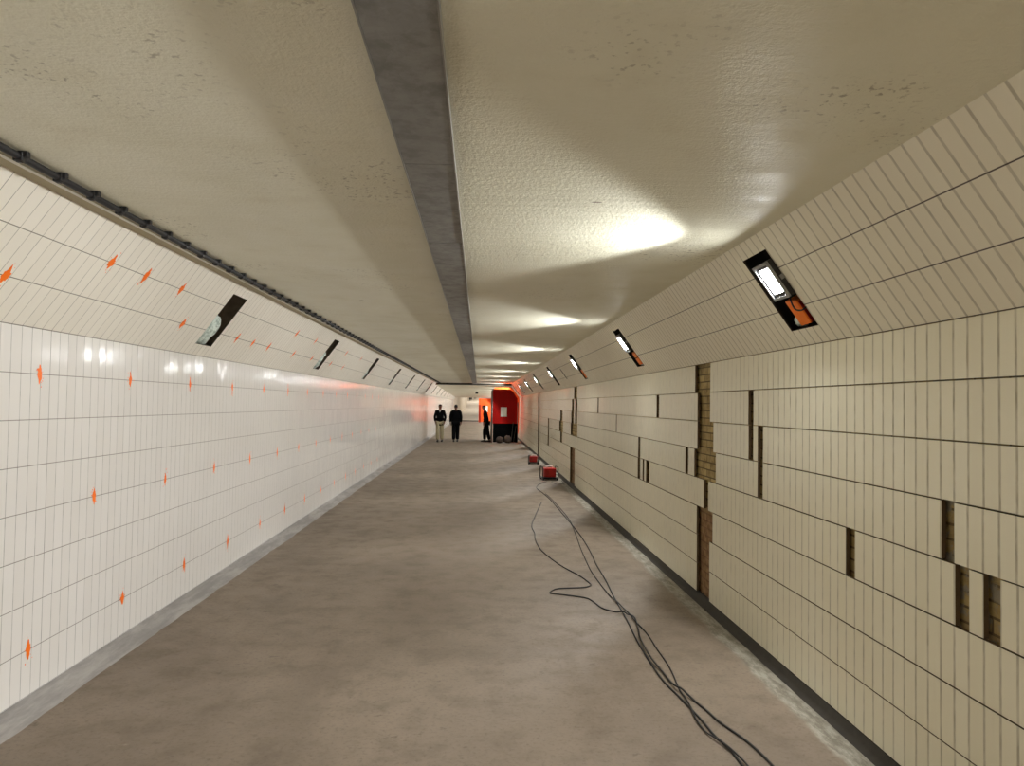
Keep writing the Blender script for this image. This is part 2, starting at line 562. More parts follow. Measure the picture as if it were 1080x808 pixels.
# sloped upper walls with light niches
NT0, NT1, NW = 0.118, 0.672, 0.1878       # niche bottom, top, half width
def slope_frame(side, y, t, d=0.0):
    """local x along tunnel, y up the slope, z out into the tunnel"""
    s = 1 if side == 'right' else -1
    X = XR if side == 'right' else XL
    v = Vector((-s * SX, 0, SZ))
    w = Vector((-s * SZ, 0, -SX))
    u = v.cross(w)
    o = Vector((X, y, ZJ)) + v * t + w * d
    return Matrix(((u.x, v.x, w.x, o.x), (u.y, v.y, w.y, o.y), (u.z, v.z, w.z, o.z), (0, 0, 0, 1)))

def build_slope(side, first, name, mat, label):
    s = 1 if side == 'right' else -1
    X = XR if side == 'right' else XL
    ks = [k for k in range(-1, 16)]
    cs = [first + LP * k for k in ks]
    holes = [(c - NW, c + NW, NT0, NT1) for c in cs]
    if side == 'right':
        holes.append((16.14, 16.24, 0.22, 0.49))
    us = sorted({Y0, Y1, *[h[0] for h in holes], *[h[1] for h in holes]})
    vs = sorted({0.0, TS + 0.05, *[h[2] for h in holes], *[h[3] for h in holes]})
    inhole = lambda u, v: any(h[0] < u < h[1] and h[2] < v < h[3] for h in holes)
    P = lambda u, v, d=0.0: (X - s * SX * v + s * SZ * d, u, ZJ + SZ * v + SX * d)
    bm = bmesh.new()
    uvl = bm.loops.layers.uv.new('UVMap')
    grid_quad(bm, uvl, P, us, vs, keep=lambda u, v: not inhole(u, v), flip=(side == 'right'))
    for h in holes:      # cut edges of the tiles
        c = [(h[0], h[2]), (h[1], h[2]), (h[1], h[3]), (h[0], h[3])]
        for i in range(4):
            p, q = c[i], c[(i + 1) % 4]
            f = bm.faces.new([bm.verts.new(P(*p)), bm.verts.new(P(*q)), bm.verts.new(P(*q, 0.012)), bm.verts.new(P(*p, 0.012))])
            f.material_index = 1
            for lp, a in zip(f.loops, (p, q, q, p)):
                lp[uvl].uv = (a[0] + 0.03, a[1] + 0.05)
    o = struct(obj(name, bm, [mat, M['rim']]), label)
    for h in holes:
        bm = bmesh.new()
        e = 0.13 if h[1] - h[0] > 0.2 else 0.02
        a0, a1, b0, b1, D = h[0] - e, h[1] + e, h[2] - 0.03, h[3] + 0.03, 0.2
        vv = [bm.verts.new(P(u, v, d)) for d in (0.0121, D) for (u, v) in ((a0, b0), (a1, b0), (a1, b1), (a0, b1))]
        for q in ((4, 5, 6, 7), (0, 1, 5, 4), (1, 2, 6, 5), (2, 3, 7, 6), (3, 0, 4, 7)):
            bm.faces.new([vv[i] for i in q])
        # back flange behind the tile skin, round the opening
        inn = [bm.verts.new(P(u, v, 0.0121)) for (u, v) in ((h[0], h[2]), (h[1], h[2]), (h[1], h[3]), (h[0], h[3]))]
        for i in range(4):
            bm.faces.new((vv[i], vv[(i + 1) % 4], inn[(i + 1) % 4], inn[i]))
        obj('light_niche', bm, M['cavity_dark'] if side == 'right' else M['cavity'], o)
    return o
FL, FR = 6.80, 4.445
slope_left = build_slope('left', FL, 'wall_upper_left', M['tile_left_slope'], 'sloping white tiled upper wall on the left, with empty niches')
slope_right = build_slope('right', FR, 'wall_upper_right', M['tile_right_slope'], 'sloping cream tiled upper wall on the right, with lamp niches')

# orange survey dabs on the left tiles
def dab(P, u, v, size, seed, parent, N, wide=0.75):
    bm = bmesh.new()
    rr = random.Random(seed)
    n = 22
    tall = rr.uniform(1.15, 1.5)
    ring = []
    for i in range(n):
        a = 2 * PI * i / n
        r = size * (0.62 + 0.3 * rr.random())
        if abs(math.sin(a)) > 0.93:
            r *= rr.uniform(1.2, 1.9)
        ring.append(bm.verts.new(Vector(P(u + r * math.cos(a) * wide, v + r * math.sin(a) * tall)) + N * 0.0015))
    bm.faces.new(ring)
    for _ in range(7):   # overspray specks
        a = rr.uniform(0, 2 * PI)
        d = size * rr.uniform(1.1, 2.0)
        s = size * rr.uniform(0.07, 0.16)
        cu, cv = u + d * math.cos(a) * 0.7, v + d * math.sin(a) * 1.3
        bm.faces.new([bm.verts.new(Vector(P(cu + s * math.cos(q), cv + s * math.sin(q))) + N * 0.0015) for q in (0, 1.05, 2.1, 3.14, 4.2, 5.24)])
    obj('paint_mark', bm, M['paint'], parent)
PW = lambda u, v: (XL, u, v)
PS = lambda u, v: (XL + SX * v, u, ZJ + SZ * v)
NWv, NSv = Vector((1, 0, 0)), Vector((SZ, 0, -SX))
sd = 10
for rowi, y0, cnt in ((1, 4.44, 14), (7, 4.42, 14), (4, 5.10, 13)):
    for k in range(cnt):
        dab(PW, y0 + 1.1268 * k, ZJ - ROW * rowi, 0.038 if k < 3 else 0.042, sd, wall_left, NWv)
        sd += 1
for t, yy in ((0.536, (4.60, 5.07, 5.66, 9.20, 10.26, 12.64, 14.2)), (0.268, (3.85, 6.10, 7.45, 7.97, 8.55, 9.70, 10.73, 12.1, 13.2))):
    for y in yy:
        dab(PS, y, t, 0.034, sd, slope_left, NSv, 1.15)
        sd += 1

# ceiling: flat part, then a dropped, gently falling part
bm = bmesh.new()
XCL, XCR = XL + SX * TS, XR - SX * TS
ZCL = 2.852
def slab(x0, x1, y0, y1, z0, z1):
    v = [bm.verts.new(p) for p in ((x0, y0, z0), (x1, y0, z0), (x1, y1, z1), (x0, y1, z1), (x0, y0, z0 + 0.25), (x1, y0, z0 + 0.25), (x1, y1, z1 + 0.25), (x0, y1, z1 + 0.25))]
    for q in ((0, 1, 2, 3), (4, 7, 6, 5), (0, 4, 5, 1), (1, 5, 6, 2), (2, 6, 7, 3), (3, 7, 4, 0)):
        bm.faces.new([v[i] for i in q])
slab(XCL + 0.085, -0.32, Y0, 37.0, ZCL, ZCL)
slab(-0.32, XCR + 0.06, Y0, 37.0, ZC, ZC)
ceiling = struct(obj('ceiling', bm, M['ceiling']), 'stained beige plaster ceiling')
bm = bmesh.new()
slab(XCL - 0.5, XCR + 0.6, 37.0, 76.0, 2.75, 2.44)
struct(obj('ceiling_far', bm, M['ceiling']), 'lower gently falling ceiling at the far end')
bm = bmesh.new()
bx(bm, XCL - 0.1, XCR + 0.1, 36.93, 36.995, 2.745, ZC)  # dark strip over the step face, shade put into its colour
struct(obj('trim_4', bm, M['shade_and_kerb']), 'dark strip painting shade on the ceiling step at the far end')
bm = bmesh.new()
bx(bm, XCL - 0.01, XCL + 0.066, Y0, 37.0, ZC - 0.004, ZCL + 0.02)
o = struct(obj('trim_1', bm, M['soffit']), 'trim strip along the top of the left slope, shade in its olive colour')
bm = bmesh.new()
bx(bm, XCL + 0.0662, XCL + 0.092, Y0, 37.0, ZC - 0.006, ZCL + 0.001)
struct(obj('trim_2', bm, M['white_edge']), 'thin white bead beside the ceiling cable')

# far end: kerb, ramp, side walls
bm = bmesh.new()
v = [bm.verts.new(p) for p in ((-2.6, 75, 0.09), (2.3, 75, 0.09), (2.3, 118, 3.7), (-2.6, 118, 3.7), (-2.6, 118, -0.1), (2.3, 118, -0.1), (2.3, 75, -0.1), (-2.6, 75, -0.1))]
for q in ((0, 1, 2, 3), (0, 7, 6, 1), (3, 2, 5, 4)):
    bm.faces.new([v[i] for i in q])
struct(obj('floor_ramp', bm, M['ramp']), 'pale ramp rising at the far end')
bm = bmesh.new()
bx(bm, -2.6, 2.2, 74.95, 75.02, -0.05, 0.095)
struct(obj('trim_3', bm, M['shade_and_kerb']), 'dark kerb line at the foot of the far ramp')
bm = bmesh.new()
v = [bm.verts.new(p) for p in ((-2.6, 75.0, 0), (-1.6, 88, 0), (-1.6, 120, 0), (-1.6, 120, 7), (-1.6, 88, 7), (-2.6, 75.0, 7), (-3, 75, 0), (-3, 120, 0), (-3, 120, 7), (-3, 75, 7))]
for q in ((0, 1, 4, 5), (1, 2, 3, 4), (6, 9, 8, 7), (0, 5, 9, 6), (2, 7, 8, 3)):
    bm.faces.new([v[i] for i in q])
struct(obj('wall_ramp_left', bm, M['plain_wall']), 'pale wall left of the far ramp')
bm = bmesh.new()
bx(bm, 2.1, 2.3, 75.1, 120, 0, 7.0)
bx(bm, -2.0, 2.3, 120, 120.2, 0, 7.0)
struct(obj('wall_ramp_right', bm, M['plain_wall']), 'pale wall right of and behind the far ramp')
bm = bmesh.new()
bx(bm, -3.0, 2.6, 76.0, 121, 6.9, 7.0)
bx(bm, -3.0, 2.6, 76.0, 76.2, 2.44, 7.0)
struct(obj('ceiling_ramp', bm, M['plain_wall']), 'high ceiling over the far ramp')
bm = bmesh.new()
bx(bm, -3.0, 2.6, Y0 - 0.2, Y0, 0, 3.1)
struct(obj('wall_back', bm, M['plain_wall']), 'pale wall closing the tunnel behind the viewer')

# ------------------------------------------------------------------ galvanised trunking under the ceiling
trunk = thing('cable_trunking', 'long grey galvanised steel trunking running down the middle of the ceiling', 'trunking', (-0.222, 1.5, ZC))
seams = [-1.49 + 1.51 * i for i in range(26)]
for i, y in enumerate(seams):
    if y + 1.5 < 0.5 or y > 36.5:
        continue
    bm = bmesh.new()
    e = random.uniform(-0.002, 0.002)
    bx(bm, -0.108, 0.102, y + 0.004 - 1.5, y + 1.506 - 1.5, -0.036 + e, -0.001)
    bevel(bm, 0.003, 2)
    obj('trunk_section', bm, M['galv'], trunk)
for sx in (-0.1095, 0.1035):
    bm = bmesh.new()
    bx(bm, sx - 0.0025, sx + 0.0025, -1.5, 35.2, -0.04, -0.001)
    o = obj('edge_flange', bm, M['steel'], trunk)
    o['label'] = 'bright thin edge of the trunking'

# black cable with clips at the top of the left slope
cabm = thing('ceiling_cable', 'thick black cable with clips along the corner of the left slope and ceiling', 'cable', (-1.985, 2.0, ZCL - 0.022))
bm = bmesh.new()
pts = [(0.004 * noise.noise(Vector((y, 0, 0))), y, 0.004 * noise.noise(Vector((0, y, 5)))) for y in [-3 + 0.145 * i for i in range(270)]]
tube(bm, pts, 0.0165, 10)
obj('cable', bm, M['black_rubber'], cabm, True)
def clip_bm(bm, y):
    M4 = Matrix.Translation((0, y, 0))
    bx(bm, -0.021, 0.021, -0.016, 0.016, -0.021, 0.0215, M=M4)
    bx(bm, 0.012, 0.04, -0.013, 0.013, -0.004, 0.0215, M=M4)
    bx(bm, -0.012, 0.012, -0.011, 0.011, -0.026, -0.02, M=M4)
rest = bmesh.new()
for k in range(118):
    y = 0.61 + 0.2925 * k
    if k < 100:
        bm = bmesh.new()
        clip_bm(bm, 0.0)
        bevel(bm, 0.003, 1)
        obj('cable_clip', bm, M['black_plastic'], cabm, loc=(0, y, 0))
    else:
        clip_bm(rest, y)
o = obj('cable_clip', rest, M['black_plastic'], cabm)
o['kind'] = 'stuff'

# ------------------------------------------------------------------ floodlights in the right hand niches
def beam():
    L = bpy.data.lights.new('floodlight_beam', 'SPOT')
    L.spot_size = math.radians(128)
    L.spot_blend = 0.17
    L.shadow_soft_size = 0.05
    L.energy = BEAM
    L.color = lin(249, 251, 250)
    return bpy.data.objects.new('floodlight_beam', L)

def flood_parts(root):
    bm = bevbox(-0.108, 0.108, -0.126, 0.126, -0.042, -0.002, 0.008)
    for i in range(7):
        x = -0.084 + 0.028 * i
        bx(bm, x - 0.003, x + 0.003, -0.1, 0.1, -0.056, -0.041)
    obj('housing', bm, M['black_plastic'], root)
    bm = bmesh.new()
    for q in ((-0.108, -0.09, -0.126, 0.126), (0.09, 0.108, -0.126, 0.126), (-0.09, 0.09, -0.126, -0.108), (-0.09, 0.09, 0.108, 0.126)):
        bx(bm, q[0], q[1], q[2], q[3], -0.002, 0.012)
    obj('bezel', bm, M['grey_metal'], root)
    bm = bmesh.new()
    for q in ((-0.09, -0.07, -0.108, 0.108), (0.07, 0.09, -0.108, 0.108), (-0.07, 0.07, -0.108, -0.084), (-0.07, 0.07, 0.088, 0.108)):
        bx(bm, q[0], q[1], q[2], q[3], -0.0018, 0.004)
    obj('gasket', bm, M['black_plastic'], root)
    bm = bmesh.new()
    bx(bm, -0.069, 0.069, -0.083, 0.087, -0.003, 0.0022)
    bevel(bm, 0.001, 1)
    o = obj('lens', bm, M['lamp'], root)
    o['label'] = 'glowing white lamp glass'
    bm = bmesh.new()
    bx(bm, -0.116, -0.11, -0.015, 0.015, -0.075, -0.01)
    bx(bm, 0.11, 0.116, -0.015, 0.015, -0.075, -0.01)
    bx(bm, -0.116, 0.116, -0.015, 0.015, -0.081, -0.075)
    obj('bracket', bm, M['steel'], root)
    bm = bmesh.new()
    tube(bm, spline([(0.03, -0.12, -0.03), (0.035, -0.17, -0.01), (0.05, -0.215, 0.0), (0.09, -0.235, -0.01), (0.12, -0.23, -0.03)]), 0.005, 7)
    obj('lead', bm, M['black_rubber'], root, True)
    o = beam()
    C.objects.link(o)
    o.parent = root
    o.location = (0, 0, 0.006)
    o.rotation_euler = (PI, 0, 0)

def copy_tree(o, parent=None):
    c = o.copy()
    C.objects.link(c)
    c.parent = parent
    for ch in o.children:
        copy_tree(ch, c)
    return c

ORD = ['nearest', 'second', 'third', 'fourth', 'fifth', 'sixth', 'seventh']
LD = 0.035
def lamp_mat(k):
    return slope_frame('right', FR + LP * k - 0.08, 0.482, LD)
lamp0 = None
for k in range(7):
    lab = ('lit grey floodlight in the large %s niche of the right slope, above an orange block' % ORD[k]) if k == 0 else \
          ('lit floodlight in the %s lamp niche along the right slope, counted from the viewer' % ORD[k])
    if lamp0 is None:
        r = lamp0 = thing('floodlight', lab, 'lamp', group='floodlights in the right slope', mat=lamp_mat(0))
        flood_parts(lamp0)
    else:
        r = copy_tree(lamp0)
        r.matrix_world = lamp_mat(k)
        r['label'] = lab
# lamps of the same kind behind the viewer and past the red enclosure
for k in (-1, -2, 7, 8, 9, 10, 11, 12, 13, 14, 15):
    o = beam()
    C.objects.link(o)
    o.matrix_world = slope_frame('right', FR + LP * k - 0.08, 0.482 if k < 9 else 0.24, 0.04) @ Matrix.Rotation(PI, 4, 'X')
for y in (86, 98, 110):  # unseen lights added above the far ramp to brighten it
    L = bpy.data.lights.new('ramp_fill', 'AREA')
    L.size = 1.2
    L.energy = 90
    o = bpy.data.objects.new('ramp_fill', L)
    C.objects.link(o)
    o.location = (0.2, y, 6.6)

# orange block and torn insulation in the lamp niches
def orange_block(k, small):
    f = slope_frame('right', FR + LP * k - 0.025, 0.185, -0.058)
    lab = 'orange plastic block wedged in the nearest lamp niche below the floodlight' if k == 0 else \
          'orange plastic block low in the %s lamp niche on the right slope' % ORD[k]
    r = thing('plastic_block', lab, 'block', group='orange blocks in lamp niches', mat=f)
    bm = bmesh.new()
    R = Matrix.Rotation(math.radians(8), 4, 'Y')
    pts = [(-0.056, -0.05, -0.05), (0.056, -0.05, -0.05), (0.056, -0.05, 0.05), (-0.056, -0.05, 0.05),
           (-0.056, 0.13, -0.05), (0.056, 0.10, -0.05), (0.056, 0.12, 0.05), (-0.056, 0.14, 0.05)]
    vv = [bm.verts.new(R @ Vector(p)) for p in pts]
    for q in ((0, 1, 2, 3), (7, 6, 5, 4), (0, 4, 5, 1), (1, 5, 6, 2), (2, 6, 7, 3), (3, 7, 4, 0)):
        bm.faces.new([vv[i] for i in q])
    bmesh.ops.recalc_face_normals(bm, faces=bm.faces)
    bevel(bm, 0.008, 2)
    bb = obj('block_body', bm, M['orange_plastic'], r)
    bm = bmesh.new()
    vv = [bm.verts.new(R @ Vector(p)) for p in ((0.0575, -0.045, -0.042), (0.0575, -0.045, 0.042), (0.0575, 0.108, 0.042), (0.0575, 0.09, -0.042),
                                                 (0.0625, -0.045, -0.042), (0.0625, -0.045, 0.042), (0.0625, 0.108, 0.042), (0.0625, 0.09, -0.042))]
    for q in ((0, 1, 2, 3), (7, 6, 5, 4), (0, 4, 5, 1), (1, 5, 6, 2), (2, 6, 7, 3), (3, 7, 4, 0)):
        bm.faces.new([vv[i] for i in q])
    bmesh.ops.recalc_face_normals(bm, faces=bm.faces)
    o = obj('side_panel', bm, M['red_dark'], bb)
    o['label'] = 'red side of the block'
for k in range(3):
    orange_block(k, k > 0)

def foam(side, y, t, d, rx, ry, rz, seed, label, group):
    bm = lumpy(rx, ry, rz, 0.45, seed, 3)
    o = obj('insulation_chunk', bm, M['foam'], None, True)
    o.matrix_world = slope_frame(side, y, t, d)
    tag(o, label, 'insulation', group)
for k in range(3):
    foam('right', FR + LP * k + 0.105, 0.155, -0.07, 0.055, 0.045, 0.045, 4 + k,
         'torn pale insulation at the bottom of the %s lamp niche, right slope' % ORD[k], 'insulation in the right niches')
for k in range(6):
    foam('left', FL + LP * k - 0.01, 0.235, -0.05, 0.155, 0.165, 0.042, 20 + k,
         'torn pale green insulation at the bottom of the %s empty niche, left slope' % ORD[k], 'insulation in the left niches')

# ------------------------------------------------------------------ cables on the floor
def floor_cable(pts, r, label, lift):
    bm = bmesh.new()
    P = spline([(x, y, r + 0.001 + l) for (x, y), l in zip(pts, lift)], 2)
    tube(bm, P, r, 8)
    o = obj('power_cable', bm, M['black_rubber'], None, True)
    tag(o, label, 'cable', 'power cables on the floor')
CABLES = {"A": [[1.631, 17.145], [1.4, 16.518], [1.276, 15.764], [1.326, 14.93], [1.384, 13.83], [1.416, 11.747], [1.432, 10.321], [1.408, 9.172], [1.357, 8.253], [1.337, 7.591], [1.295, 6.775], [1.274, 6.191], [1.243, 5.638], [1.232, 5.301], [1.231, 5.008], [1.238, 4.763], [1.279, 4.437], [1.306, 4.184], [1.316, 3.997], [1.338, 3.891], [1.349, 3.777], [1.351, 3.659], [1.359, 3.468]], "C": [[1.371, 14.776], [1.418, 13.901], [1.453, 11.798], [1.392, 10.396], [1.305, 9.109], [1.252, 8.06], [1.249, 7.56], [1.266, 6.909], [1.296, 6.597], [1.329, 6.346], [1.339, 6.079], [1.358, 5.733], [1.349, 5.435], [1.343, 5.034], [1.302, 4.627], [1.299, 4.479], [1.287, 4.327], [1.275, 4.172], [1.281, 4.034], [1.307, 3.944], [1.335, 3.861], [1.358, 3.747], [1.372, 3.658], [1.372, 3.468]], "D": [[1.183, 13.484], [0.992, 12.183], [0.853, 11.202], [0.806, 10.712], [0.81, 10.22], [0.783, 9.791], [0.792, 9.153], [0.849, 8.7], [0.915, 8.34], [0.98, 8.068], [1.091, 7.703], [1.148, 7.391], [1.138, 7.284], [1.063, 7.215], [0.913, 7.187], [0.782, 7.148], [0.709, 7.012], [0.75, 6.97], [0.913, 6.894], [1.04, 6.805], [1.088, 6.645], [1.131, 6.467], [1.256, 6.328], [1.328, 6.178], [1.323, 5.968], [1.276, 5.654], [1.254, 5.393], [1.248, 5.136], [1.267, 4.954], [1.277, 4.737], [1.29, 4.627], [1.317, 4.552], [1.369, 4.353], [1.402, 4.159], [1.464, 3.946], [1.49, 3.806], [1.504, 3.656], [1.512, 3.483]]}
CLAB = {'A': 'longest straight black cable running down the floor to the nearer red power unit',
        'C': 'thin black cable lying loosely beside the straight cable, ending at the bottom of the photo',
        'D': 'black cable with a wide S-shaped loop on the floor'}
LAID = []
for kname, base in (('A', 0.0), ('C', 0.0125), ('D', 0.0235)):
    pts = [p for q, p in enumerate(CABLES[kname])]
    fine = spline([(x, y, 0) for x, y in pts], 4)
    lift = [base * max([math.exp(-((p.x - q.x) ** 2 + ((p.y - q.y) * 0.4) ** 2) / 0.03 ** 2) for q in LAID] + [0.0]) for p in fine]
    floor_cable([(p.x, p.y) for p in fine], 0.0062 if kname != 'C' else 0.005, CLAB[kname], lift)
    LAID += spline([(p.x, p.y, 0) for p in fine], 3)

# ------------------------------------------------------------------ red power units by the right wall
def power_unit(x, y, w, h, label, rot):
    r = thing('power_unit', label, 'power unit', (x, y, 0), 'red power units on the floor')
    r.rotation_euler = (0, 0, rot)
    d = w * 0.8
    b = h * 0.16
    body = obj('body', bevbox(-w * .34, w * .34, -d * .42, d * .42, b + 0.02, h * 0.86, 0.018, 3), M['red_plastic'], r)
    bm = bmesh.new()
    rr = 0.011
    for sx in (-1, 1):
        X = sx * w * 0.44
        tube(bm, spline([(X, -d / 2, 0.035), (X, -d / 2, h * 0.5), (X, -d * .42, h * 0.93), (X, 0, h * 0.95), (X, d * .42, h * 0.93), (X, d / 2, h * 0.5), (X, d / 2, 0.035)], 5), rr, 8)
        tube(bm, [(X, -d / 2, 0.05), (X, d / 2, 0.05)], rr, 8)
    for sy in (-1, 1):
        tube(bm, [(-w * .44, sy * d / 2, 0.05), (w * .44, sy * d / 2, 0.05)], rr, 8)
    obj('frame', bm, M['black_plastic'], r, True)
    obj('base_plate', bevbox(-w * .44, w * .44, -d / 2, d / 2, 0.03, b + 0.018, 0.008), M['black_plastic'], r)
    bm = bmesh.new()
    tube(bm, spline([(-w * .2, 0, h * .85), (-w * .17, 0, h * .97), (w * .17, 0, h * .97), (w * .2, 0, h * .85)], 5), 0.012, 8)
    o = obj('handle', bm, M['white_plastic'], r, True)
    bm = bevbox(-w * .28, -w * .06, -d * .44, -d * .415, h * .36, h * .72, 0.004)
    obj('control_panel', bm, M['red_dark'], body)
    for sx, sy in ((-1, -1), (1, -1), (-1, 1), (1, 1)):
        bm = bmesh.new()
        tube(bm, [(sx * w * .4, sy * d * .45, 0.0), (sx * w * .4, sy * d * .45, 0.04)], 0.018, 10)
        obj('foot', bm, M['black_rubber'], r)
    bm = bmesh.new()
    bmesh.ops.create_cone(bm, cap_ends=True, segments=14, radius1=0.03, radius2=0.03, depth=0.05,
                          matrix=Matrix.Translation((w * .37, -d * .2, h * .42)) @ Matrix.Rotation(PI / 2, 4, 'Y'))
    o = obj('socket', bm, M['white_plastic'], body)
    o['label'] = 'pale socket on the side'
power_unit(1.72, 17.6, 0.42, 0.33, 'nearer red boxy power unit in a black frame by the right wall', 0.12)
power_unit(1.70, 22.2, 0.34, 0.28, 'farther red boxy power unit on the floor by the right wall', -0.2)
bm = bmesh.new()
tube(bm, spline([(1.76, 17.2, 0.007), (1.72, 16.9, 0.007), (1.80, 16.5, 0.007), (1.97, 16.7, 0.007), (1.99, 17.3, 0.007)], 8), 0.006, 8)
tag(obj('lead', bm, M['black_rubber'], None, True), 'short black lead looped on the floor in front of the nearer red power unit', 'cable')

# ------------------------------------------------------------------ red sheeted enclosure by the right wall
enc = thing('site_enclosure', 'tall red sheeted enclosure with black lower half against the right wall', 'enclosure', (0.66, 34.2, 0))
prof = [(0.0, 0.90), (0.0, 2.50), (0.86, 2.50), (1.14, 2.08), (1.14, 0.90)]
def prism(bm, prof, y0, y1):
    a = [bm.verts.new((x, y0, z)) for x, z in prof]
    b = [bm.verts.new((x, y1, z)) for x, z in prof]
    bm.faces.new(a)
    bm.faces.new(list(reversed(b)))
    for i in range(len(prof)):
        j = (i + 1) % len(prof)
        bm.faces.new((a[j], a[i], b[i], b[j]))
bm = bmesh.new()
prism(bm, prof, 0.0, 0.02)
obj('front_sheet', bm, M['red_sheet'], enc)['label'] = 'red plastic front'
bm = bmesh.new()
bx(bm, 0.02, 1.16, 0.005, 0.04, 0.02, 0.9)  # flat panel painting the shade of the enclosure's open lower half
obj('shade_panel', bm, M['opening_shade'], enc)['label'] = 'black panel standing for the dark opening below'
bm = bmesh.new()
prism(bm, [(1.15, 0.35), (1.15, 2.05), (0.84, 2.46), (0.1, 2.46), (0.1, 2.62), (0.96, 2.65), (1.35, 2.12), (1.34, 0.35)], 2.0, 2.003)
obj('edge_sheet', bm, M['glow_sheet'], enc)['label'] = 'glowing orange plastic edge beside the wall'
bm = bmesh.new()
bx(bm, -0.012, 0.0, 0.0, 2.6, 0.0, 2.47)
obj('side_sheet', bm, M['red_sheet'], enc)
for (x, y, h) in ((-0.03, 0.0, 2.5), (1.17, 0.06, 1.9), (-0.03, 2.6, 2.5), (1.17, 2.6, 1.9)):
    bm = bmesh.new()
    tube(bm, [(x, y, 0), (x, y, h)], 0.024, 10)
    obj('post', bm, M['steel'], enc, True)
bm = bmesh.new()
bx(bm, 0.37, 0.66, -0.006, -0.001, 1.22, 1.66)
obj('notice', bm, M['paper'], enc)['label'] = 'pale paper notice on the red front'
# sacks and leaning poles in front
for i, (x, y, rx, ry, rz) in enumerate(((0.98, 33.75, 0.17, 0.17, 0.16), (1.36, 33.85, 0.17, 0.16, 0.19))):
    bm = lumpy(rx, ry, rz, 0.22, 40 + i, 3)
    zmin = min(v.co.z for v in bm.verts)
    for v in bm.verts:
        v.co.z = max(v.co.z - zmin - 0.02, 0.0)
    o = obj('rubble_sack', bm, M['sack'], None, True, loc=(x, y, 0.0))
    tag(o, ('brown sack on the floor at the foot of the red enclosure, left one', 'brown sack on the floor at the foot of the red enclosure, right one')[i], 'sack', 'sacks by the enclosure')
for i, (x0, x1, h) in enumerate(((1.52, 1.62, 0.95), (1.63, 1.75, 0.8))):
    bm = bmesh.new()
    tube(bm, [(x0, 33.9, 0.012), (x1, 34.165, h)], 0.013, 8)
    tag(obj('pole', bm, M['rim'], None, True), ('thin taller pole leaning at the dark opening of the red enclosure', 'thin shorter pole leaning at the dark opening of the red enclosure')[i], 'pole', 'poles by the enclosure')

# far orange enclosure
en2 = thing('barrier_enclosure', 'bright orange sheeted enclosure at the far end before the ramp', 'enclosure', (0.02, 70.6, 0))
bm = bmesh.new()
bx(bm, 0.0, 1.5, 0.0, 0.03, 0.05, 2.34)
obj('front_sheet', bm, M['orange_sheet'], en2)
bm = bmesh.new()
bx(bm, -0.03, 0.0, 0.0, 1.8, 0.05, 2.34)
obj('side_sheet', bm, M['orange_sheet'], en2)
bm = bmesh.new()
bx(bm, 0.04, 0.16, -0.05, -0.005, 0.0, 1.7)
obj('post', bm, M['red_dark'], en2)
bm = bmesh.new()
bx(bm, 0.45, 0.85, -0.02, -0.004, 1.0, 1.6)
obj('notice', bm, M['paper'], en2)['label'] = 'white notice on the orange sheet'

# small dark box under the far ceiling
cb = thing('ceiling_box', 'small dark box hanging under the far ceiling beyond the trunking', 'box', (-0.15, 50.0, 2.646))
obj('box_body', bevbox(-0.09, 0.09, -0.08, 0.08, -0.17, -0.03, 0.01), M['black_plastic'], cb)
bm = bmesh.new()
tube(bm, [(0, 0, -0.04), (0, 0, 0.02)], 0.02, 8)
obj('mount', bm, M['black_plastic'], cb)

# ------------------------------------------------------------------ people
def skin_mesh(name, joints, bones, radii, sub=2):
    """continuous surface grown round a skeleton (baked to a plain mesh)"""
    names = list(joints)
    idx = {n: i for i, n in enumerate(names)}
    me = bpy.data.meshes.new(name)
    me.from_pydata([joints[n] for n in names], [(idx[a], idx[b]) for a, b in bones], [])
    o = bpy.data.objects.new(name, me)
    C.objects.link(o)
    md = o.modifiers.new('Skin', 'SKIN')
    md.use_smooth_shade = True
    if not me.skin_vertices:
        bmm = bmesh.new()
        bmm.from_mesh(me)
        bmm.verts.layers.skin.verify()
        bmm.to_mesh(me)
        bmm.free()
    for i, n in enumerate(names):
        r = radii[n]
        me.skin_vertices[0].data[i].radius = r if isinstance(r, tuple) else (r, r)
        me.skin_vertices[0].data[i].use_root = (i == 0)
    sb = o.modifiers.new('Sub', 'SUBSURF')
    sb.levels = sb.render_levels = sub
    dg = bpy.context.evaluated_depsgraph_get()
    new = bpy.data.meshes.new_from_object(o.evaluated_get(dg))
    new.name = name
    bpy.data.objects.remove(o)
    bpy.data.meshes.remove(me)
    return new

def mesh_obj(name, me, mat, parent):
    me.materials.clear()
    me.materials.append(mat)
    for p in me.polygons:
        p.use_smooth = True
    return link(bpy.data.objects.new(name, me), parent)

